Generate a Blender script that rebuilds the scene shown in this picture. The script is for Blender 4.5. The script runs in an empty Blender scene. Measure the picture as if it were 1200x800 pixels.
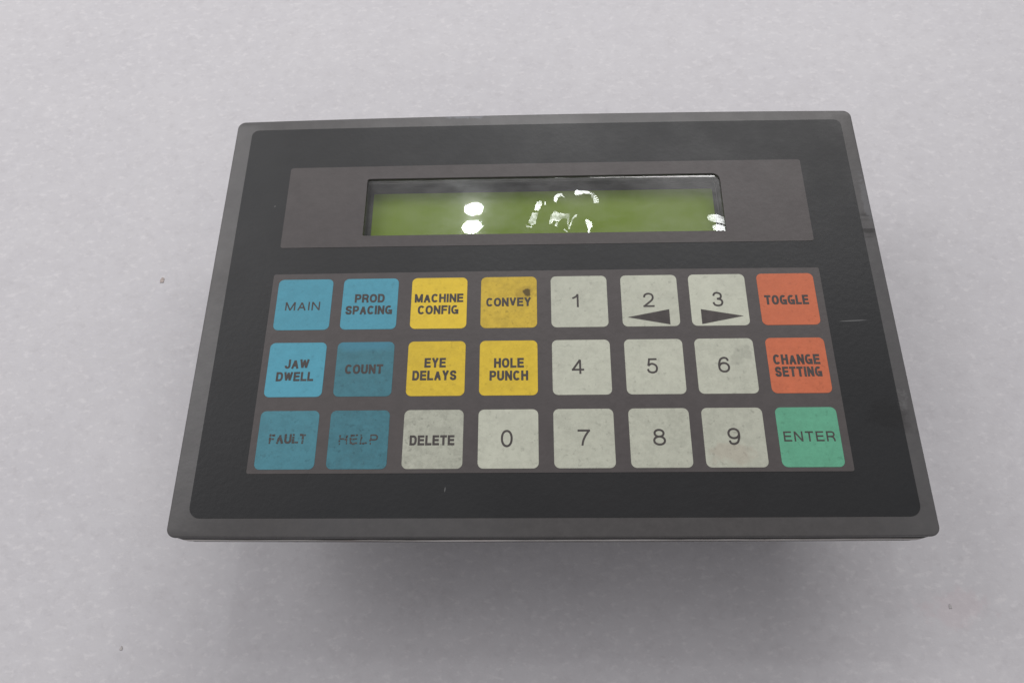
import bpy, bmesh, math, random
from mathutils import Vector, Matrix

# 1 Blender unit = 100 mm; lengths below are millimetres times MM
MM = 0.01
random.seed(7)
scene = bpy.context.scene
COL = scene.collection
scene.unit_settings.scale_length = 0.1

# ------------------------------------------------------------------ camera
cam_data = bpy.data.cameras.new('camera')
cam = bpy.data.objects.new('camera', cam_data)
COL.objects.link(cam)
scene.camera = cam
R0 = (0.99946831, -0.00225823, 0.03252691)
R1 = (-0.01021773, 0.92565541, 0.37822965)
R2 = (-0.03096284, -0.37836090, 0.92514017)
fl = lambda r, s: Vector((r[0] * s, -r[1] * s, -r[2] * s))
right, up, back = fl(R0, 1), fl(R1, -1), fl(R2, -1)
CAM = Vector((-2.766, -70.875, 193.06)) * MM
m = Matrix((right, up, back)).transposed().to_4x4()
m.translation = CAM
cam.matrix_world = m
cam_data.sensor_width = 36
cam_data.lens = 25.5
cam_data.clip_start = 0.01
cam_data.clip_end = 200
cam_data.dof.use_dof = True
cam_data.dof.focus_distance = 1.98
cam_data.dof.aperture_fstop = 4.5

# ------------------------------------------------------------------ light
world = bpy.data.worlds.new('World')
scene.world = world
world.use_nodes = True
bg = world.node_tree.nodes['Background']
bg.inputs[0].default_value = (1.0, 0.975, 1.0, 1)
bg.inputs[1].default_value = 0.36


def area(name, loc, target, sx, sy, power, col=(1, 1, 1), shape='RECTANGLE'):
    d = bpy.data.lights.new(name, 'AREA')
    d.shape = shape
    d.size, d.size_y = sx, sy
    d.energy = power
    d.color = col
    o = bpy.data.objects.new(name, d)
    COL.objects.link(o)
    o.location = loc
    o.rotation_euler = (Vector(target) - Vector(loc)).to_track_quat('-Z', 'Y').to_euler()
    return o


area('softbox', (-9.5, 6.0, 9.0), (0.2, 0.6, -0.4), 9.0, 6.5, 620, (1.0, 0.985, 0.99))  # unseen softbox, added for soft light from the back left
area('softbox', (2.6, 10.8, 9.4), (0.2, 0.6, -0.4), 13.0, 4.0, 1000, (1.0, 0.985, 0.98))  # second unseen softbox, added for the broad light from behind

FILM_Z = -0.3 * MM


def mirror_dir(px, py, z=FILM_Z):
    """where a lamp hangs that is seen mirrored at (px, py) mm of the clear window"""
    P = Vector((px * MM, py * MM, z))
    d = (P - CAM).normalized()
    return P, Vector((d.x, d.y, -d.z))


LAMP_D = 19.0
P1, d1 = mirror_dir(-21.2, 52.9)
P2, d2 = mirror_dir(-21.7, 46.5)
LAMP1 = P1 + d1 * LAMP_D
LAMP2 = P2 + d2 * LAMP_D
area('ceiling_lamp', LAMP1, P1, 0.52, 0.31, 60, (0.97, 1, 0.99), 'ELLIPSE')
area('ceiling_lamp', LAMP2, P2, 0.56, 0.34, 62, (0.97, 1, 0.99), 'ELLIPSE')

scene.view_settings.view_transform = 'Standard'
scene.view_settings.look = 'None'
scene.view_settings.exposure = 0
scene.view_settings.gamma = 1
scene.render.engine = 'CYCLES'


# ------------------------------------------------------------------ materials
class NT:
    def __init__(self, name):
        self.m = bpy.data.materials.new(name)
        self.m.use_nodes = True
        self.t = self.m.node_tree
        self.t.nodes.clear()
        self.co = self.n('ShaderNodeTexCoord').outputs['Object']

    def n(self, typ, **kw):
        nd = self.t.nodes.new(typ)
        for k, v in kw.items():
            setattr(nd, k, v)
        return nd

    def put(self, sock, v):
        if isinstance(v, bpy.types.NodeSocket):
            self.t.links.new(v, sock)
        elif v is not None:
            if sock.type == 'RGBA' and len(v) == 3:
                v = (*v, 1)
            sock.default_value = v

    def math(self, op, a, b=None, clamp=False):
        nd = self.n('ShaderNodeMath', operation=op, use_clamp=clamp)
        self.put(nd.inputs[0], a)
        if b is not None:
            self.put(nd.inputs[1], b)
        return nd.outputs[0]

    def noise(self, scale, detail=3, rough=0.55, off=(0, 0, 0), sc=(1, 1, 1), rot=0, dist=0.0):
        mp = self.n('ShaderNodeMapping')
        self.put(mp.inputs[0], self.co)
        mp.inputs['Location'].default_value = off
        mp.inputs['Rotation'].default_value = (0, 0, rot)
        mp.inputs['Scale'].default_value = sc
        nd = self.n('ShaderNodeTexNoise')
        self.put(nd.inputs['Vector'], mp.outputs[0])
        nd.inputs['Scale'].default_value = scale
        nd.inputs['Detail'].default_value = detail
        nd.inputs['Roughness'].default_value = rough
        nd.inputs['Distortion'].default_value = dist
        return nd.outputs['Fac']

    def ramp(self, v, a, b, lo=0.0, hi=1.0):
        nd = self.n('ShaderNodeMapRange', clamp=True)
        nd.interpolation_type = 'SMOOTHSTEP'
        self.put(nd.inputs[0], v)
        for i, x in enumerate((a, b, lo, hi)):
            nd.inputs[i + 1].default_value = x
        return nd.outputs[0]

    def mix(self, f, a, b, mode='MIX'):
        nd = self.n('ShaderNodeMix', data_type='RGBA', blend_type=mode)
        self.put(nd.inputs[0], f)
        self.put(nd.inputs[6], a)
        self.put(nd.inputs[7], b)
        return nd.outputs[2]

    def spot(self, cx, cy, rx, ry, wob=0.5, rot=0.0, nscale=12):
        """soft worn patch at (cx, cy) mm, radii rx, ry mm, ragged outline: 1 inside, 0 outside"""
        mp = self.n('ShaderNodeMapping', vector_type='TEXTURE')
        self.put(mp.inputs[0], self.co)
        mp.inputs['Location'].default_value = (cx * MM, cy * MM, 0)
        mp.inputs['Rotation'].default_value = (0, 0, rot)
        mp.inputs['Scale'].default_value = (rx * MM, ry * MM, 1000)
        ln = self.n('ShaderNodeVectorMath', operation='LENGTH')
        self.put(ln.inputs[0], mp.outputs[0])
        w = self.math('MULTIPLY', self.math('SUBTRACT', self.noise(nscale, 4, 0.7), 0.5), wob * 4)
        return self.ramp(self.math('ADD', ln.outputs['Value'], w), 0.5, 1.1, 1, 0)

    def principled(self, col, rough=0.5, metal=0.0, spec=0.5, bump=None, bstr=0.1, bdist=0.001, coat=0, **kw):
        p = self.n('ShaderNodeBsdfPrincipled')
        self.put(p.inputs['Base Color'], col)
        self.put(p.inputs['Roughness'], rough)
        self.put(p.inputs['Metallic'], metal)
        self.put(p.inputs['Specular IOR Level'], spec)
        p.inputs['Coat Weight'].default_value = coat
        p.inputs['Coat Roughness'].default_value = 0.3
        if bump is not None:
            b = self.n('ShaderNodeBump')
            b.inputs['Strength'].default_value = bstr
            b.inputs['Distance'].default_value = bdist
            self.put(b.inputs['Height'], bump)
            self.put(p.inputs['Normal'], b.outputs[0])
        return self.out(p.outputs[0])

    def out(self, s):
        o = self.n('ShaderNodeOutputMaterial')
        self.put(o.inputs['Surface'], s)
        return self.m


def s2l(r, g, b):
    f = lambda c: (c / 255 / 12.92) if c / 255 <= 0.04045 else ((c / 255 + 0.055) / 1.055) ** 2.4
    return (f(r), f(g), f(b))


def scl(c, k):
    return tuple(x * k for x in c)


def mat_sheet():
    n = NT('foam_sheet')
    fine = n.noise(13, 5, 0.75, sc=(1, 1.1, 1))
    mid = n.noise(2.2, 3, 0.55, off=(3, 1, 0))
    big = n.noise(0.42, 2, 0.5, off=(5, 9, 0))
    fl_ = n.math('ADD', n.ramp(n.noise(42, 3, 0.65, off=(1, 8, 0), sc=(0.75, 1.15, 1), rot=-0.4), 0.52, 0.72), n.ramp(n.noise(22, 2, 0.5, off=(9, 8, 0), sc=(0.8, 1.1, 1), rot=-0.8), 0.62, 0.78, 0, 0.6), True)
    dk_ = n.ramp(n.noise(30, 3, 0.7, off=(6, 2, 0), sc=(0.9, 1.1, 1), rot=0.6), 0.50, 0.72)
    c = n.mix(n.ramp(big, 0.3, 0.7), (0.620, 0.608, 0.630), (0.638, 0.628, 0.652))
    c = n.mix(n.ramp(mid, 0.3, 0.75, 0, 0.7), c, (0.665, 0.653, 0.672))
    c = n.mix(n.ramp(fine, 0.25, 0.65, 0.22, 0), c, (0.48, 0.46, 0.48))
    c = n.mix(n.math('MULTIPLY', fl_, 0.34), c, (0.84, 0.82, 0.83))
    c = n.mix(n.math('MULTIPLY', dk_, 0.16), c, (0.40, 0.385, 0.40))
    c = n.mix(n.math('MULTIPLY', n.spot(123, -62, 13, 6, 0.8), 0.16), c, (0.64, 0.46, 0.48))
    h = n.math('ADD', n.math('MULTIPLY', fine, 0.5), n.math('MULTIPLY', mid, 0.8))
    return n.principled(c, 0.6, 0, 0.4, h, 0.28, 0.010)


def mat_ink(name, base, gloss=0.42, grain=0.12, cool=None, wear=True):
    n = NT(name)
    big = n.noise(1.1, 3, 0.6, off=(2, 4, 0))
    c = n.mix(n.ramp(big, 0.3, 0.7), base, cool or scl(base, 1.18))
    c = n.mix(n.ramp(n.noise(26, 3, 0.7), 0.3, 0.75, 0, grain), c, scl(base, 1.9))
    c = n.mix(n.ramp(n.noise(7, 4, 0.7, off=(8, 3, 0)), 0.58, 0.75, 0, 0.25), c, scl(base, 0.6))
    # tiny pale specks
    sp = n.ramp(n.noise(34, 1, 0.5, off=(4, 4, 0)), 0.84, 0.88, 0, 0.35)
    c = n.mix(sp, c, (0.3, 0.3, 0.3))
    if wear:
        # dark smudge with pale rub marks at the right edge, halfway down
        c = n.mix(n.math('MULTIPLY', n.spot(93, -15, 7.5, 5.5, 0.5), 0.55), c, scl(base, 0.45))
        c = n.mix(n.math('MULTIPLY', n.spot(97.9, -11, 1.2, 3.6, 1.2, nscale=30), 0.30), c, (0.2, 0.2, 0.2))
        # dark ticks and pale scuffs on the right edge, upper part
        tick = n.ramp(n.noise(9, 2, 0.6, sc=(0.3, 3.2, 1)), 0.46, 0.56)
        c = n.mix(n.math('MULTIPLY', n.math('MULTIPLY', n.spot(98, 44, 2.6, 6, 0.3), tick), 0.85), c, scl(base, 0.35))
        c = n.mix(n.math('MULTIPLY', n.spot(99.4, 54, 1.3, 9, 0.9, nscale=22), 0.30), c, (0.20, 0.205, 0.22))
        # thin pale scratches
        c = n.mix(n.math('MULTIPLY', n.spot(88.5, 13.4, 4.4, 0.20, 0.14, rot=0.04, nscale=9), 0.30), c, (0.40, 0.40, 0.40))
        c = n.mix(n.math('MULTIPLY', n.spot(-25, 88.2, 6, 0.9, 0.8, nscale=18), 0.35), c, (0.26, 0.28, 0.32))
        c = n.mix(n.math('MULTIPLY', n.spot(-27, -34.3, 0.18, 0.8, 0.02, rot=-0.1), 0.45), c, (0.25, 0.25, 0.25))
    rgh = n.ramp(n.noise(3, 4, 0.7, off=(1, 1, 0)), 0.3, 0.7, gloss - 0.02, gloss + 0.08)
    h = n.math('ADD', n.noise(55, 2, 0.6), n.math('MULTIPLY', n.noise(2.2, 2, 0.5), 1.5))
    return n.principled(c, rgh, 0, 0.45, h, 0.12, 0.004)


def mat_key(name, base, dirt, seed, worn=0.0, shade=None, extra=None):
    """printed film over a key: mottled print, dirt grain, handling wear"""
    n = NT(name)
    o = (seed * 3.7, seed * 1.9, 0)
    c = n.mix(n.ramp(n.noise(3.0, 3, 0.6, off=o), 0.3, 0.7), scl(base, 0.96), scl(base, 1.05))
    speckle = n.ramp(n.noise(70, 2, 0.6, off=o), 0.60, 0.72)
    c = n.mix(n.math('MULTIPLY', speckle, 0.18 + 0.4 * dirt), c, scl(base, 0.45))
    grain = n.ramp(n.noise(30, 4, 0.85, off=o), 0.40, 0.62)
    c = n.mix(n.math('MULTIPLY', grain, 0.10 + 0.34 * dirt), c, scl(base, 0.6))
    dirtc = tuple(0.6 * a + 0.4 * b for a, b in zip(scl(base, 0.5), (0.12, 0.11, 0.09)))
    blot = n.ramp(n.noise(22, 6, 0.9, off=o), 0.46, 0.76)
    c = n.mix(n.math('MULTIPLY', blot, 0.05 + 0.30 * dirt), c, dirtc)
    streak = n.ramp(n.noise(26, 4, 0.8, off=o, sc=(0.8, 1.2, 1), rot=0.5), 0.48, 0.72)
    c = n.mix(n.math('MULTIPLY', streak, 0.16 * (1 + dirt)), c, scl(base, 1.25))
    if extra:
        c = extra(n, c)
    h = n.math('ADD', n.noise(50, 3, 0.7, off=o), n.math('MULTIPLY', n.noise(4, 2, 0.5, off=o), 1.0))
    return n.principled(c, 0.52, 0, 0.4, h, 0.14, 0.004)


def mat_plain(name, c, rough=0.5, metal=0.0, spec=0.5, nz=0.15):
    n = NT(name)
    f = n.ramp(n.noise(14, 4, 0.65), 0.3, 0.7)
    return n.principled(n.mix(f, scl(c, 1 - nz), scl(c, 1 + nz)), rough, metal, spec)


def mat_edge():
    n = NT('worn_steel_edge')
    s = n.ramp(n.noise(7, 4, 0.7, sc=(0.35, 1, 6)), 0.38, 0.66)
    c = n.mix(s, (0.16, 0.145, 0.13), (0.80, 0.77, 0.74))
    c = n.mix(n.ramp(n.noise(2.0, 2, 0.6, off=(7, 0, 0)), 0.56, 0.68, 0, 0.55), c, (0.30, 0.12, 0.08))
    return n.principled(c, 0.38, 0.1, 0.6, n.noise(20, 3), 0.2, 0.004)


def mat_legend():
    n = NT('legend_ink')
    f = n.ramp(n.noise(30, 3, 0.7), 0.35, 0.7)
    return n.principled(n.mix(f, (0.060, 0.052, 0.050), (0.078, 0.068, 0.065)), 0.55, 0, 0.35)


def mat_film(name, rl=0.10, dust=0.012, crumple=0.0):
    n = NT(name)
    fr = n.n('ShaderNodeFresnel')
    fr.inputs['IOR'].default_value = 1.46
    tr = n.n('ShaderNodeBsdfTransparent')
    tr.inputs[0].default_value = (0.97, 0.98, 0.96, 1)
    g1 = n.n('ShaderNodeBsdfGlossy')
    g1.inputs['Roughness'].default_value = 0.10 if crumple else 0.022
    g2 = n.n('ShaderNodeBsdfAnisotropic')
    g2.inputs['Roughness'].default_value = 0.24
    g2.inputs['Anisotropy'].default_value = 0.6
    tg = n.n('ShaderNodeCombineXYZ')
    tg.inputs[0].default_value = 1.0
    n.put(g2.inputs['Tangent'], tg.outputs[0])
    if crumple:
        b = n.n('ShaderNodeBump')
        b.inputs['Strength'].default_value = crumple
        b.inputs['Distance'].default_value = 0.004
        n.put(b.inputs['Height'], n.noise(13, 1, 0.5))
        n.put(g1.inputs['Normal'], b.outputs[0])
    df = n.n('ShaderNodeBsdfDiffuse')
    df.inputs[0].default_value = (0.7, 0.7, 0.66, 1)
    mx = lambda f, a, b: (lambda k: (n.put(k.inputs[0], f), n.put(k.inputs[1], a), n.put(k.inputs[2], b), k.outputs[0])[3])(n.n('ShaderNodeMixShader'))
    ff = fr.outputs[0]
    if crumple:
        ff = n.math('MULTIPLY', ff, n.ramp(n.noise(11, 4, 0.7, off=(2, 5, 0)), 0.36, 0.60, 0.02, 0.7))
    base = mx(ff, tr.outputs[0], g1.outputs[0])
    smear = n.ramp(n.noise(3.2, 4, 0.7, sc=(1, 1.6, 1)), 0.3, 0.75, 0.3 * rl, 1.3 * rl)
    base = mx(smear, base, g2.outputs[0])
    dd = n.math('ADD', n.math('MULTIPLY', n.ramp(n.noise(24, 4, 0.8), 0.62, 0.80), 0.06), dust)
    base = mx(dd, base, df.outputs[0])
    return n.out(base)


def mat_lcd():
    n = NT('lcd_green')
    c = n.mix(n.ramp(n.noise(1.2, 2, 0.5), 0.3, 0.7), (0.150, 0.232, 0.003), (0.185, 0.275, 0.005))
    w = n.n('ShaderNodeTexWave', wave_type='BANDS', bands_direction='X')
    w.inputs['Scale'].default_value = 16
    n.put(w.inputs['Vector'], n.co)
    c = n.mix(n.math('MULTIPLY', w.outputs['Fac'], 0.05), c, (0.09, 0.16, 0.01))
    return n.principled(c, 0.55, 0, 0.2)


M_SHEET = mat_sheet()
M_BEZEL = mat_ink('bezel_grey', (0.073, 0.069, 0.068), 0.38, 0.22, (0.092, 0.090, 0.091))
M_DARK = mat_ink('border_black', (0.0105, 0.0108, 0.0118), 0.44, 0.06, (0.0125, 0.0137, 0.0150))
M_GREY = mat_ink('panel_grey', (0.068, 0.059, 0.059), 0.46, 0.18, (0.078, 0.069, 0.067), wear=False)
M_RUBBER = mat_plain('black_rubber', (0.004, 0.004, 0.004), 0.9)
M_STEEL = mat_edge()
M_CASE = mat_plain('painted_case', (0.17, 0.17, 0.175), 0.5)
M_WALL = mat_plain('recess_black', (0.018, 0.018, 0.018), 0.45)
M_LCDFRAME = mat_plain('lcd_frame', (0.022, 0.023, 0.022), 0.5)
M_LEG = mat_legend()
M_FILM = mat_film('clear_film', 0.06, 0.003)
M_CREASE = mat_film('creased_film', 0.05, 0.02, 0.16)
M_RIM = mat_plain('window_rim', (0.10, 0.10, 0.10), 0.6)
M_LCD = mat_lcd()


# ------------------------------------------------------------------ mesh helpers
def link(name, bm, mat, parent=None, smooth=None):
    me = bpy.data.meshes.new(name)
    bmesh.ops.recalc_face_normals(bm, faces=bm.faces)
    bm.to_mesh(me)
    bm.free()
    o = bpy.data.objects.new(name, me)
    COL.objects.link(o)
    me.materials.append(mat)
    if parent is not None:
        o.parent = parent
    if smooth:
        for p in me.polygons:
            p.use_smooth = True
        try:
            me.set_sharp_from_angle(angle=math.radians(smooth))
        except Exception:
            pass
    return o


def rrect(x0, y0, x1, y1, r, n=6, bow=0.0, bow_b=0.0):
    """rounded rectangle outline, counter-clockwise, mm; bow = outward bulge of the long edges"""
    pts = []
    if not hasattr(r, '__len__'):
        r = (r,) * 4          # br, tr, tl, bl
    for (cx, cy, a0), q in zip(((x1, y0, -90), (x1, y1, 0), (x0, y1, 90), (x0, y0, 180)), r):
        sx = -1 if cx == x1 else 1
        sy = -1 if cy == y1 else 1
        if q <= 0:
            pts.append((cx, cy))
            continue
        for i in range(n + 1):
            a = math.radians(a0 + 90 * i / n)
            pts.append((cx + sx * q + q * math.cos(a), cy + sy * q + q * math.sin(a)))
    out = []
    for i, p in enumerate(pts):
        q = pts[(i + 1) % len(pts)]
        out.append(p)
        if abs(q[0] - p[0]) > 30:
            for k in range(1, 16):
                t = k / 16
                out.append((p[0] + (q[0] - p[0]) * t, p[1] + (q[1] - p[1]) * t))
    res = []
    xm, xh = (x0 + x1) / 2, (x1 - x0) / 2
    ym, yh = (y0 + y1) / 2, (y1 - y0) / 2
    for x, y in out:
        k = 1 - ((x - xm) / xh) ** 2
        v = (y - ym) / yh
        res.append((x, y + (bow * k * v if v > 0 else bow_b * k * v)))
    return res


def slab(outer, z0, z1, holes=(), bevel=0.0, seg=2):
    """solid plate between z0 (bottom) and z1 (top), mm, with holes"""
    bm = bmesh.new()
    edges, loops = [], []
    for lp in [outer] + list(holes):
        vs = [bm.verts.new((x * MM, y * MM, z1 * MM)) for x, y in lp]
        loops.append(vs)
        for a, b in zip(vs, vs[1:] + vs[:1]):
            edges.append(bm.edges.new((a, b)))
    if holes:
        bmesh.ops.triangle_fill(bm, use_beauty=True, edges=edges, normal=(0, 0, 1))
    else:
        bm.faces.new(loops[0])
    top = list(bm.faces)
    ret = bmesh.ops.extrude_face_region(bm, geom=top)
    vs = [g for g in ret['geom'] if isinstance(g, bmesh.types.BMVert)]
    bmesh.ops.translate(bm, verts=vs, vec=(0, 0, (z0 - z1) * MM))
    if bevel:
        bm.edges.ensure_lookup_table()
        ed = [e for e in bm.edges if abs(e.verts[0].co.z - z1 * MM) < 1e-7 and abs(e.verts[1].co.z - z1 * MM) < 1e-7
              and any(abs(f.calc_center_median().z - z1 * MM) > 1e-6 for f in e.link_faces)]
        bmesh.ops.bevel(bm, geom=ed, offset=bevel * MM, segments=seg, profile=0.5, affect='EDGES')
    return bm


# ------------------------------------------------------------------ lettering (grotesque capitals drawn as strokes)
def arc(cx, cy, rx, ry, a0, a1, n=14, e=2.35):
    pts = []
    for i in range(n + 1):
        a = math.radians(a0 + (a1 - a0) * i / n)
        c, s = math.cos(a), math.sin(a)
        pts.append((cx + rx * math.copysign(abs(c) ** (2 / e), c), cy + ry * math.copysign(abs(s) ** (2 / e), s)))
    return pts


def spline(ps, n=5):
    out = []
    P = [ps[0]] + list(ps) + [ps[-1]]
    for i in range(1, len(P) - 2):
        for k in range(n):
            t = k / n
            o = []
            for d in (0, 1):
                p0, p1, p2, p3 = (P[i + j][d] for j in (-1, 0, 1, 2))
                o.append(0.5 * (2 * p1 + (p2 - p0) * t + (2 * p0 - 5 * p1 + 4 * p2 - p3) * t * t + (3 * p1 - p0 - 3 * p2 + p3) * t ** 3))
            out.append(tuple(o))
    out.append(ps[-1])
    return out


def bowl(y0, y1, xs=0.0, xr=1.0, k=0.5):
    h = (y1 - y0) / 2
    return [(xs, y1), (xr - k, y1)] + arc(xr - k, (y0 + y1) / 2, k, h, 88, -88, 12) + [(xr - k, y0), (xs, y0)]


# glyph: (relative width, strokes); coordinates 0..1 on stroke centre lines
G = {
    'A': (1.02, [[(0, -.09), (.5, 1.0)], [(.5, 1.0), (1, -.09)], [(.2, .30), (.8, .30)]]),
    'C': (1.0, [arc(.5, .5, .5, .5, 38, 322, 22)]),
    'D': (.98, [[(0, -.09), (0, 1.09)], bowl(0, 1)]),
    'E': (.88, [[(0, -.09), (0, 1.09)], [(0, 1), (.97, 1)], [(0, .52), (.9, .52)], [(0, 0), (1, 0)]]),
    'F': (.84, [[(0, -.09), (0, 1.09)], [(0, 1), (1, 1)], [(0, .5), (.85, .5)]]),
    'G': (1.06, [arc(.5, .5, .5, .5, 52, 325, 22), [(.66, .41), (1, .41)], [(1, .41), (1, -.09)]]),
    'H': (.96, [[(0, -.09), (0, 1.09)], [(1, -.09), (1, 1.09)], [(0, .53), (1, .53)]]),
    'I': (.0, [[(.5, -.09), (.5, 1.09)]]),
    'J': (.72, [[(1, 1.09), (1, .3)] + arc(.5, .3, .5, .3, -5, -178, 10)]),
    'L': (.80, [[(0, 1.09), (0, -.09)], [(0, 0), (1, 0)]]),
    'M': (1.25, [[(0, -.09), (0, 1.09)], [(1, -.09), (1, 1.09)], [(.03, 1.05), (.5, -.07)], [(.97, 1.05), (.5, -.07)]]),
    'N': (.98, [[(0, -.09), (0, 1.09)], [(1, -.09), (1, 1.09)], [(.02, 1.04), (.98, -.04)]]),
    'O': (1.08, [arc(.5, .5, .5, .5, 0, 360, 30)]),
    'P': (.90, [[(0, -.09), (0, 1.09)], bowl(.43, 1, k=.42)]),
    'R': (.98, [[(0, -.09), (0, 1.09)], bowl(.47, 1, xr=.95, k=.38), [(.55, .46), (.82, .36), (.92, .2), (1, -.09)]]),
    'S': (.94, [spline([(.96, .74), (.86, .95), (.5, 1.0), (.13, .93), (.04, .74), (.16, .58), (.5, .50), (.86, .41), (.98, .23), (.87, .05), (.5, 0), (.12, .07), (.0, .29)], 4)]),
    'T': (.90, [[(.5, -.09), (.5, 1)], [(0, 1), (1, 1)]]),
    'U': (.96, [[(0, 1.09), (0, .34)] + arc(.5, .34, .5, .34, 182, 358, 14) + [(1, .34), (1, 1.09)]]),
    'V': (1.0, [[(0, 1.09), (.5, 0)], [(.5, 0), (1, 1.09)]]),
    'W': (1.42, [[(0, 1.09), (.25, -.03)], [(.25, -.03), (.5, 1.05)], [(.5, 1.05), (.75, -.03)], [(.75, -.03), (1, 1.09)]]),
    'Y': (1.0, [[(0, 1.09), (.5, .42)], [(1, 1.09), (.5, .42)], [(.5, .45), (.5, -.09)]]),
    '0': (1, [arc(.5, .5, .5, .5, 0, 360, 30, 2.15)]),
    '1': (1, [[(1, -.03), (1, 1.03)], spline([(1, 1.0), (.7, .83), (0, .68)], 4)]),
    '2': (1, [spline([(.03, .70), (.12, .90), (.48, 1.0), (.86, .92), (.97, .71), (.86, .50), (.45, .25), (.14, .08), (.03, .0)], 4), [(0, 0), (1, 0)]]),
    '3': (1, [spline([(.05, .76), (.18, .94), (.5, 1.0), (.84, .91), (.91, .74), (.80, .58), (.42, .53)], 4),
              spline([(.42, .53), (.86, .46), (1, .27), (.86, .07), (.48, 0), (.12, .08), (0, .27)], 4)]),
    '4': (1, [[(.74, -.04), (.74, 1.0)], [(.74, 1.0), (0, .27)], [(0, .27), (1.03, .27)]]),
    '5': (1, [[(.92, 1), (.2, 1)], [(.2, 1), (.07, .5)], spline([(.07, .5), (.30, .63), (.55, .65), (.88, .54), (1, .33), (.88, .09), (.5, 0), (.13, .07), (0, .26)], 4)]),
    '6': (1, [spline([(.95, .77), (.85, .94), (.55, 1.0), (.2, .88), (.03, .55), (.02, .34)], 4), arc(.51, .31, .49, .31, 0, 360, 24, 2.1)]),
    '7': (1, [[(0, 1), (1, 1)], spline([(1, 1), (.66, .66), (.42, .30), (.32, -.04)], 4)]),
    '8': (1, [arc(.5, .77, .42, .23, 0, 360, 22, 2.1), arc(.5, .27, .5, .27, 0, 360, 24, 2.1)]),
    '9': (1, [spline([(.05, .23), (.15, .06), (.45, 0), (.8, .12), (.97, .45), (.98, .66)], 4), arc(.49, .69, .49, .31, 0, 360, 24, 2.1)]),
}


def add_stroke(bm, pts, t, z, th=0.02):
    n = len(pts)
    closed = math.dist(pts[0], pts[-1]) < 1e-4
    q = []
    for p in pts:
        if not q or math.dist(p, q[-1]) > 0.012:
            q.append(p)
    if closed and math.dist(q[0], q[-1]) < 0.02:
        q.pop()
    pts = q
    n = len(pts)
    L, Rr = [], []
    for i in range(n):
        a = pts[(i - 1) % n] if (closed or i) else None
        b = pts[(i + 1) % n] if (closed or i < n - 1) else None
        p = pts[i]
        ds = []
        if a:
            ds.append(Vector((p[0] - a[0], p[1] - a[1])).normalized())
        if b:
            ds.append(Vector((b[0] - p[0], b[1] - p[1])).normalized())
        d = sum(ds, Vector((0, 0)))
        d = d.normalized() if d.length > 1e-6 else ds[0]
        k = 1.0
        if len(ds) == 2:
            k = 1 / max(0.6, ds[0].dot(d))
        nx, ny = -d.y * t / 2 * k, d.x * t / 2 * k
        L.append((p[0] + nx, p[1] + ny))
        Rr.append((p[0] - nx, p[1] - ny))
    up_ = [[bm.verts.new((x * MM, y * MM, z * MM)) for x, y in S] for S in (L, Rr)]
    m_ = n if closed else n - 1
    for i in range(m_):
        j = (i + 1) % n
        bm.faces.new((up_[0][i], up_[1][i], up_[1][j], up_[0][j]))


def legend(words, parent, z, rough_edges=0.0):
    bm = bmesh.new()
    si = 0
    for (txt, x0, x1, y0, y1, kind) in words:
        h = y1 - y0
        t = {'B': 0.22 * h, 'L': 0.15 * h, 'D': 0.122 * h}[kind]
        gap = {'B': 0.085 * h, 'L': 0.24 * h, 'D': 0}[kind]
        ws = [G[c][0] for c in txt]
        # centre-line widths share what is left after strokes and gaps
        avail = (x1 - x0) - len(txt) * t - (len(txt) - 1) * gap
        k = avail / sum(ws)
        x = x0
        for c, w in zip(txt, ws):
            cw = w * k
            for st in G[c][1]:
                pts = []
                for (u, v) in st:
                    if kind == 'L' or rough_edges:
                        pass
                    v = {-.09: -t / 2 / (h - t), 1.09: 1 + t / 2 / (h - t)}.get(v, v)
                    pts.append((x + t / 2 + u * cw, y0 + t / 2 + v * (h - t)))
                # square ends
                if math.dist(pts[0], pts[-1]) > 1e-4 and len(pts) == 2:
                    a, b = Vector(pts[0]), Vector(pts[1])
                    d = (b - a).normalized() * t / 2
                    if abs(d.y) < 1e-6:
                        pts = [tuple(a - d), tuple(b + d)]
                if rough_edges and len(pts) == 2:
                    # cracked print: the stroke breaks into shifted pieces with small gaps
                    a, b = Vector(pts[0]), Vector(pts[1])
                    k_ = max(2, int((b - a).length / (0.22 * h)))
                    for q in range(k_):
                        j = Vector((random.uniform(-1, 1), random.uniform(-1, 1))) * rough_edges * h
                        p0, p1 = a.lerp(b, q / k_) + j, a.lerp(b, (q + random.uniform(0.72, 1.0)) / k_) + j
                        add_stroke(bm, [tuple(p0), tuple(p1)], t * random.uniform(0.7, 1.15), z + 0.0025 * (si % 9) - 0.05)
                    si += 1
                    continue
                add_stroke(bm, pts, t, z + 0.0025 * (si % 9) - 0.05)
                si += 1
            x += cw + t + gap
    return bm


# ------------------------------------------------------------------ setting
def wave_z(x, y):
    return 0.006 * math.sin(1.3 * x + 0.7) * math.sin(1.1 * y + 0.4) + 0.004 * math.sin(2.9 * x - 1.7 * y)


TABLE_Z = -44 * MM
bm = bmesh.new()
NX = 90
grid = {}
for i in range(NX + 1):
    for j in range(NX + 1):
        x, y = -7 + 14 * i / NX, -5 + 12 * j / NX
        grid[i, j] = bm.verts.new((x, y, TABLE_Z - 0.012 + wave_z(x, y)))
for i in range(NX):
    for j in range(NX):
        bm.faces.new((grid[i, j], grid[i + 1, j], grid[i + 1, j + 1], grid[i, j + 1]))
sheet = link('table_surface', bm, M_SHEET, smooth=180)
sheet['kind'] = 'structure'
sheet['label'] = 'white foam packing sheet with a faint mottled grain'

# ------------------------------------------------------------------ operator panel
panel = bpy.data.objects.new('operator_panel', None)
COL.objects.link(panel)
panel.location = (0, 0, 0)
panel['label'] = 'grey and black industrial keypad panel with green display and coloured keys on the white sheet'
panel['category'] = 'control panel'

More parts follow.
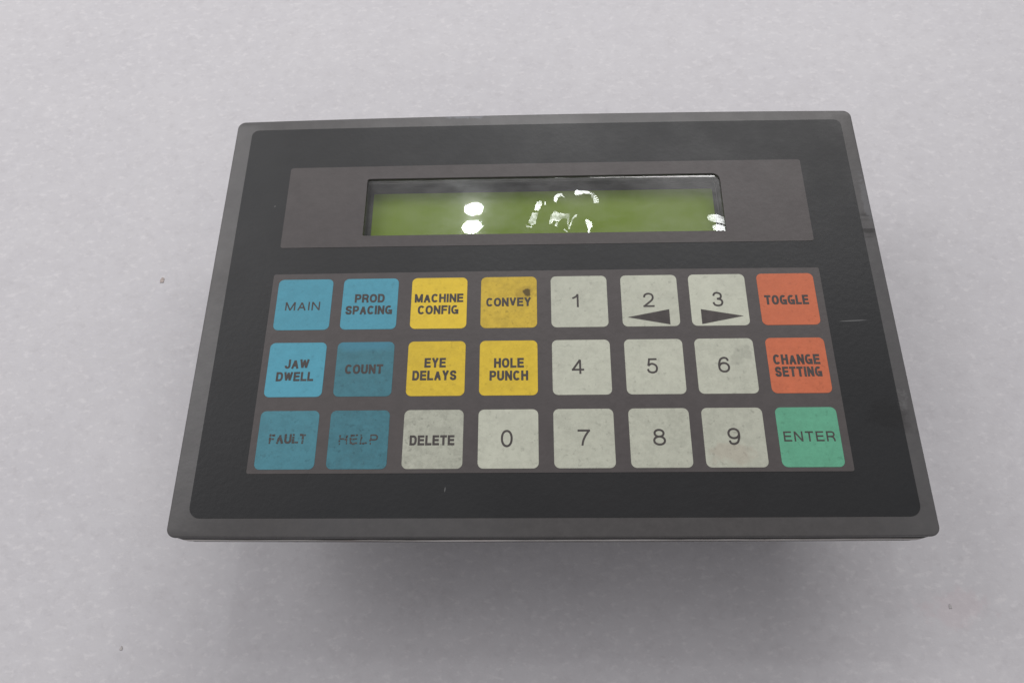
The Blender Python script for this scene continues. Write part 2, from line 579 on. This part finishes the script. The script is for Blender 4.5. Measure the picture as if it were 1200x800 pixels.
WIN = (-55.4, 43.6, 55.8, 64.4)
win_hole = rrect(*WIN, (0.6, 2.4, 0.8, 0.5), 5)[::-1]


def hole(grow, r):
    return rrect(WIN[0] - grow, WIN[1] - grow, WIN[2] + grow, WIN[3] + grow, r, 4)[::-1]


# bezel plate, with an opening behind the window
link('bezel_plate', slab(rrect(-100.5, -46.55, 100.4, 87.9, 2.4, 8, bow=0.95, bow_b=0.25), -1.1, 0.0, [win_hole], 0.45, 3), M_BEZEL, panel, 35)
link('gasket', slab(rrect(-99.9, -46.50, 99.8, 86.6, 2.3, 6, bow_b=0.25), -4.4, -1.1, [hole(8, 1)]), M_RUBBER, panel)
link('backing_plate', slab(rrect(-99.8, -46.60, 99.7, 87.0, 2.4, 8, bow_b=0.25), -7.7, -4.4, [hole(8, 1)], 0.2, 1), M_STEEL, panel, 35)
link('shadow_line_layer', slab(rrect(-99.4, -46.55, 99.3, 86.6, 3.0, 6, bow_b=0.25), -8.9, -7.7, [hole(8, 1)]), M_RUBBER, panel)  # black layer added to draw the shadow line under the steel
hs = link('rear_housing', slab(rrect(-66, -30, 84, 74, 3, 5), -43.5, -8.9, (), 0.0), M_CASE, panel, 35)
# printed layers, each a thin film on the one below
link('border_print', slab(rrect(-95.2, -41.6, 96.5, 84.25, (3.0, 2.2, 2.2, 3.0), 6, bow=0.45, bow_b=0.1), 0.0, 0.10, [win_hole]), M_DARK, panel)
link('display_surround', slab(rrect(-80.5, 39.7, 81.4, 69.0, 0.8, 3, bow=0.25), 0.10, 0.18, [win_hole]), M_GREY, panel)
link('keypad_surround', slab(rrect(-81.2, -29.9, 81.35, 30.6, 0.6, 3, bow=0.2), 0.10, 0.18), M_GREY, panel)

# recess behind the window
bm = bmesh.new()
outl = rrect(*WIN, (0.6, 2.4, 0.8, 0.5), 5)
lo = [bm.verts.new((x * MM, y * MM, -5.0 * MM)) for x, y in rrect(WIN[0] - .02, WIN[1] - .02, WIN[2] + .02, WIN[3] + .02, (0.6, 2.4, 0.8, 0.5), 5)]
hi = [bm.verts.new((x * MM, y * MM, -0.55 * MM)) for x, y in outl]
for i in range(len(lo)):
    j = (i + 1) % len(lo)
    bm.faces.new((hi[i], hi[j], lo[j], lo[i]))
link('display_recess', bm, M_WALL, panel)

lcd = link('lcd_frame', slab(rrect(-59, 38, 59, 68, 0.5, 3), -6.4, -4.9, [rrect(-54.2, 42.0, 54.4, 62.2, 0.4, 3)[::-1]]), M_LCDFRAME, panel)
link('lcd_screen', slab(rrect(-54.2, 42.0, 54.4, 62.2, 0.4, 3), -6.4, -5.1), M_LCD, lcd)

# clear window film: slightly pillowed, curling down to its rim
fb = bmesh.new()
nx, ny = 150, 34
fx0, fy0, fx1, fy1 = WIN[0] + .15, WIN[1] + .1, WIN[2] - .15, WIN[3] - .15


def film_h(x, y):
    d = min(x - fx0, fx1 - x, (fy1 - y), 9)
    e = 0.0
    if d < 1.6:
        e = -0.05 * (1 - d / 1.6) ** 2
    rip = 0.010 * math.sin(0.45 * x + 0.9 * y) * math.exp(-((x - 8) / 14) ** 2)
    return -0.3 + e + rip * 0.6


V = {}
for i in range(nx + 1):
    for j in range(ny + 1):
        x, y = fx0 + (fx1 - fx0) * i / nx, fy0 + (fy1 - fy0) * j / ny
        V[i, j] = fb.verts.new((x * MM, y * MM, film_h(x, y) * MM))
for i in range(nx):
    for j in range(ny):
        fb.faces.new((V[i, j], V[i + 1, j], V[i + 1, j + 1], V[i, j + 1]))
film = link('window_film', fb, M_FILM, panel, 180)

# rim: embossed edge of the clear window, its reflected light line put in as grey
rim_o = rrect(WIN[0] + .9, WIN[1] + .05, WIN[2] - 1.0, WIN[3] - 1.55, (0.5, 2.0, 0.6, 0.4), 6)
bm = bmesh.new()


def tube(bm, pts, r, z, rz=None, n=6):
    rings = []
    rz = rz or r
    for i, p in enumerate(pts):
        a = Vector(pts[max(i - 1, 0)])
        b = Vector(pts[min(i + 1, len(pts) - 1)])
        d = (b - a).normalized()
        nrm = Vector((-d.y, d.x))
        rr = r(i / (len(pts) - 1)) if callable(r) else r
        rings.append([bm.verts.new(((p[0] + nrm.x * rr * math.cos(2 * math.pi * k / n)) * MM,
                                    (p[1] + nrm.y * rr * math.cos(2 * math.pi * k / n)) * MM,
                                    (z + (0.1 if callable(r) else rz) * math.sin(2 * math.pi * k / n)) * MM)) for k in range(n)])
    for a, b in zip(rings, rings[1:]):
        for k in range(n):
            bm.faces.new((a[k], a[(k + 1) % n], b[(k + 1) % n], b[k]))
    bm.faces.new(rings[0])
    bm.faces.new(rings[-1][::-1])


xr, yt = WIN[2] - 1.6, WIN[3] - 1.55
path = [(WIN[0] + 0.6 + (xr - 2.2 - WIN[0] - 0.6) * i / 20, yt - 0.15 * math.sin(i * 0.9) * 0.3) for i in range(21)]
path += [(xr - 2.2 + 2.2 * math.sin(math.radians(a)), yt - 2.2 + 2.2 * math.cos(math.radians(a))) for a in range(15, 91, 15)]
path += [(xr + 0.25 * (i / 10), yt - 2.2 - (yt - 2.2 - WIN[1] - 0.5) * i / 10) for i in range(1, 11)]
tube(bm, path, 0.11, -0.36, 0.08)
link('window_rim', bm, M_RIM, panel, 60)


# creases in the film: small tilted facets, shaped as glints and aimed to mirror the lamp
def unproject(u, v, zmm):
    d = right * (u - 600) / 850 - up * (v - 400) / 850 - back
    s = (zmm * MM - CAM.z) / d.z
    p = CAM + d * s
    return p.x / MM, p.y / MM


cz = [  # outlines in enlarged picture units (8.571 per pixel, origin 590,210)
    [(345, 225), (385, 218), (384, 262), (352, 318), (308, 308), (320, 260)],
    [(290, 335), (350, 337), (322, 450), (284, 463), (248, 438)],
    [(225, 462), (290, 474), (284, 486), (230, 481)],
    [(408, 225), (430, 232), (424, 262), (411, 256)],
    [(505, 205), (512, 170), (545, 145), (582, 138), (612, 190), (577, 168), (548, 180), (532, 230), (512, 222)],
    [(480, 350), (520, 315), (545, 332), (600, 346), (665, 350), (660, 420), (650, 490), (640, 440), (635, 397), (592, 396), (550, 428), (502, 412), (488, 446), (458, 444), (468, 395)],
    [(520, 437), (550, 434), (535, 475), (517, 470)],
    [(742, 356), (735, 374), (702, 400), (663, 505), (650, 492), (690, 395), (716, 356)],
    [(600, 508), (620, 498), (645, 528), (630, 533)],
    [(820, 402), (850, 402), (888, 436), (892, 478), (867, 510), (864, 530), (882, 547), (834, 547), (850, 526), (845, 490), (828, 440)],
    [(712, 122), (740, 103), (782, 116), (832, 121), (872, 136), (852, 148), (802, 144), (762, 158), (720, 154)],
]
for (a, b, c, d) in [(868, 152, 884, 136), (886, 168, 906, 148), (892, 188, 930, 166), (902, 204, 945, 184), (905, 222, 955, 204), (906, 236, 962, 226)]:
    L_ = Vector((c - a, d - b)).normalized()
    N_ = Vector((-L_.y, L_.x)) * 4.5
    cz.append([(a - N_.x, b - N_.y), (c - N_.x, d - N_.y), (c + N_.x * 1.2, d + N_.y * 1.2), (a + N_.x * .6, b + N_.y * .6)])
facets = [[(590 + x / 8.571, 210 + y / 8.571) for x, y in c] for c in cz]
facets += [[(780 + x / 8, 190 + y / 8) for x, y in c] for c in (
    [(398, 500), (415, 484), (450, 484), (500, 500), (552, 525), (566, 560), (566, 592), (520, 580), (460, 562), (412, 540), (396, 520)],
    [(440, 600), (450, 584), (480, 578), (530, 592), (572, 612), (574, 640), (560, 651), (500, 648), (455, 630)])]
for c in facets:
    bm = bmesh.new()
    P = [unproject(u, v, -0.12) for u, v in c]
    P = [(min(x, WIN[2] - 0.35), y) for x, y in P]
    cx, cy = sum(p[0] for p in P) / len(P), sum(p[1] for p in P) / len(P)
    ctr = Vector((cx * MM, cy * MM, -0.12 * MM))
    hv = ((CAM - ctr).normalized() + (LAMP1.lerp(LAMP2, 0.0) - ctr).normalized()).normalized()
    vs = []
    rad = max(math.dist(p, (cx, cy)) for p in P)
    for x, y in P:
        dx, dy = x - cx, y - cy
        vs.append(bm.verts.new((x * MM, y * MM, (-0.12 - (hv.x * dx + hv.y * dy) / hv.z) * MM)))
    f = bm.faces.new(vs)
    bmesh.ops.triangulate(bm, faces=bm.faces)
    link('crease_glint', bm, M_CREASE, film)


# ------------------------------------------------------------------ keys
CX = [-71.06, -51.34, -30.78, -10.18, 10.46, 31.03, 50.94, 70.93]
CY = [20.5, 0.02, -20.53]
TEXT = [
    ('MAIN', 0, 0, -5.39, 4.94, -1.90, 0.80, 'L'),
    ('PROD', 0, 1, -4.55, 4.34, 0.38, 3.14, 'B'),
    ('SPACING', 0, 1, -7.02, 6.80, -3.44, -0.67, 'B'),
    ('MACHINE', 0, 2, -7.24, 7.18, 0.17, 2.94, 'B'),
    ('CONFIG', 0, 2, -6.16, 5.81, -3.64, -0.83, 'B'),
    ('CONVEY', 0, 3, -6.65, 6.52, -1.37, 1.40, 'B'),
    ('JAW', 1, 0, -3.32, 3.74, 0.27, 3.07, 'B'),
    ('DWELL', 1, 0, -5.37, 5.36, -3.50, -0.76, 'B'),
    ('COUNT', 1, 1, -5.48, 5.39, -1.49, 1.36, 'B'),
    ('FAULT', 2, 0, -5.09, 5.25, -1.07, 1.63, 'B'),
    ('HELP', 2, 1, -5.29, 5.40, -1.35, 1.41, 'L'),
    ('EYE', 1, 2, -3.39, 2.74, 0.22, 3.11, 'B'),
    ('DELAYS', 1, 2, -6.66, 5.87, -3.60, -0.70, 'B'),
    ('HOLE', 1, 3, -4.14, 4.36, -0.03, 2.89, 'B'),
    ('PUNCH', 1, 3, -5.37, 5.55, -3.84, -0.91, 'B'),
    ('DELETE', 2, 2, -6.39, 5.91, -1.76, 1.04, 'B'),
    ('0', 2, 3, -2.02, 1.22, -2.40, 2.42, 'D'),
    ('1', 0, 4, -2.27, -0.17, -2.06, 2.48, 'D'),
    ('2', 0, 5, -1.96, 1.27, -2.12, 2.46, 'D'),
    ('3', 0, 6, -1.81, 1.30, -2.21, 2.47, 'D'),
    ('4', 1, 4, -2.76, 0.61, -2.19, 2.44, 'D'),
    ('5', 1, 5, -2.28, 0.83, -2.13, 2.40, 'D'),
    ('6', 1, 6, -2.29, 1.03, -2.06, 2.64, 'D'),
    ('7', 2, 4, -1.73, 1.67, -2.19, 2.38, 'D'),
    ('8', 2, 5, -1.98, 1.46, -2.19, 2.43, 'D'),
    ('9', 2, 6, -1.81, 1.62, -2.14, 2.58, 'D'),
    ('TOGGLE', 0, 7, -6.76, 5.87, -1.81, 1.20, 'B'),
    ('CHANGE', 1, 7, -6.75, 6.20, 0.21, 3.20, 'B'),
    ('SETTING', 1, 7, -6.67, 6.21, -3.42, -0.48, 'B'),
    ('ENTER', 2, 7, -6.86, 6.85, -1.26, 1.50, 'L'),
]
BLUE, DULL = (0.080, 0.325, 0.430), (0.058, 0.205, 0.255)
YEL, OCH = (0.78, 0.555, 0.040), (0.64, 0.45, 0.045)
WHT = (0.55, 0.565, 0.465)
ORG, GRN = (0.60, 0.155, 0.070), (0.125, 0.41, 0.26)


def burn(n, c):
    k = n.spot(CX[3] + 5.3, CY[0] + 3.0, 1.0, 1.3, 1.0, rot=0.5, nscale=30)
    c = n.mix(n.math('MULTIPLY', n.spot(CX[3] + 4.6, CY[0] + 2.4, 3.6, 2.2, 0.9, nscale=18), 0.35), c, (0.20, 0.12, 0.02))
    return n.mix(n.math('MULTIPLY', k, 0.85), c, (0.045, 0.028, 0.012))


def fade(n, c):
    return n.mix(n.math('MULTIPLY', n.spot(CX[1], CY[1] + 8.5, 12, 3.6, 0.25), 0.75), c, (0.06, 0.235, 0.33))


def smudge(n, c):
    return n.mix(n.math('MULTIPLY', n.spot(CX[6] + 5, CY[1] + 3.2, 3.6, 2.6, 1.3, nscale=20), 0.20), c, (0.13, 0.13, 0.11))


def pinkish(n, c):
    return n.mix(n.math('MULTIPLY', n.spot(CX[6] - 1, CY[2] - 4.5, 7, 3, 0.7, nscale=14), 0.30), c, (0.42, 0.33, 0.26))


KEYS = {
    (0, 0): (BLUE, .15, 'bright blue key reading MAIN', None), (0, 1): (scl(BLUE, 1.02), .2, 'bright blue key reading PROD SPACING', None),
    (0, 2): (YEL, .15, 'clean yellow key reading MACHINE CONFIG', None), (0, 3): (OCH, .75, 'soiled yellow key reading CONVEY with a burn mark', burn),
    (0, 4): (WHT, .35, 'off-white key reading 1', None), (0, 5): (WHT, .3, 'off-white key reading 2 with an arrow pointing left', None),
    (0, 6): (scl(WHT, 1.04), .25, 'off-white key reading 3 with an arrow pointing right', None), (0, 7): (ORG, .2, 'orange key reading TOGGLE', None),
    (1, 0): (scl(BLUE, 1.08), .1, 'bright blue key reading JAW DWELL', None), (1, 1): (DULL, .6, 'dull worn blue key reading COUNT', fade),
    (1, 2): (scl(YEL, .92), .4, 'yellow key reading EYE DELAYS', None), (1, 3): (scl(YEL, .94), .35, 'yellow key reading HOLE PUNCH', None),
    (1, 4): (WHT, .35, 'off-white key reading 4', None), (1, 5): (WHT, .35, 'off-white key reading 5', None),
    (1, 6): (scl(WHT, .98), .45, 'off-white key reading 6 with a grey smudge', smudge), (1, 7): (ORG, .3, 'orange key reading CHANGE SETTING', None),
    (2, 0): (scl(DULL, 1.15), .5, 'dull blue key reading FAULT', None), (2, 1): (scl(DULL, .98), .8, 'dull blue key reading HELP in cracked letters', None),
    (2, 2): (scl(WHT, .84), .85, 'grimy off-white key reading DELETE', None), (2, 3): (WHT, .4, 'off-white key reading 0', None),
    (2, 4): (scl(WHT, .95), .45, 'off-white key reading 7', None), (2, 5): (scl(WHT, .93), .55, 'off-white key reading 8', None),
    (2, 6): (scl(WHT, .92), .55, 'off-white key reading 9', pinkish), (2, 7): (GRN, .35, 'green key reading ENTER', None),
}
for (r, c), (base, dirt, lab, ex) in KEYS.items():
    x, y = CX[c], CY[r]
    w = 8.25
    bm = slab(rrect(x - w, y - w, x + w, y + w, 1.55, 6), 0.18, 0.24, (), 0.04, 1)
    k = link('key', bm, mat_key('key_print', base, dirt, r * 8 + c + 1, extra=ex), panel, 40)
    k['label'] = lab
    words = [(t, x + a, x + b, y + y0, y + y1, kd) for (t, rr, cc, a, b, y0, y1, kd) in TEXT if (rr, cc) == (r, c)]
    link('legend', legend(words, k, 0.315, {(2, 1): 0.05, (2, 0): 0.02}.get((r, c), 0.0)), M_LEG, k)
    tri = {(0, 5): [(-6.75, -5.31), (5.39, -7.72), (5.39, -2.9)], (0, 6): [(-5.42, -3.0), (-5.42, -7.72), (6.7, -5.28)]}.get((r, c))
    if tri:
        bm = bmesh.new()
        bm.faces.new([bm.verts.new(((x + a) * MM, (y + b) * MM, 0.27 * MM)) for a, b in tri])
        link('arrow', bm, M_LEG, k)


# ------------------------------------------------------------------ specks on the sheet
def speck(name, xy, r, col, label, cat='speck'):
    bm = bmesh.new()
    bmesh.ops.create_icosphere(bm, subdivisions=2, radius=1)
    for v in bm.verts:
        q = 1 + 0.25 * math.sin(5 * v.co.x + 3 * v.co.y + r) + random.uniform(-.1, .1)
        v.co = Vector((v.co.x * r * q, v.co.y * r * 1.5 * q, v.co.z * r * 0.15)) * MM
    o = link(name, bm, mat_plain(name, col, 0.8, nz=0.3), None, 180)
    x, y = xy
    o.location = (x * MM, y * MM, TABLE_Z - 0.012 + wave_z(x * MM, y * MM) + 0.001)
    o['label'] = label
    o['category'] = cat
    return o


s = unproject(190, 328, -45)
speck('dirt_speck', s, 0.8, (0.50, 0.43, 0.40), 'small pale brown dirt speck on the white sheet left of the panel')
s = unproject(1115, 710, -45)
speck('dirt_speck', s, 0.45, (0.50, 0.48, 0.48), 'tiny grey speck on the white sheet below the panel\'s lower right corner')
s = unproject(142, 759, -45)
speck('dirt_speck', s, 0.45, (0.52, 0.49, 0.48), 'faint grey brown speck on the white sheet near the bottom left corner of the photo')
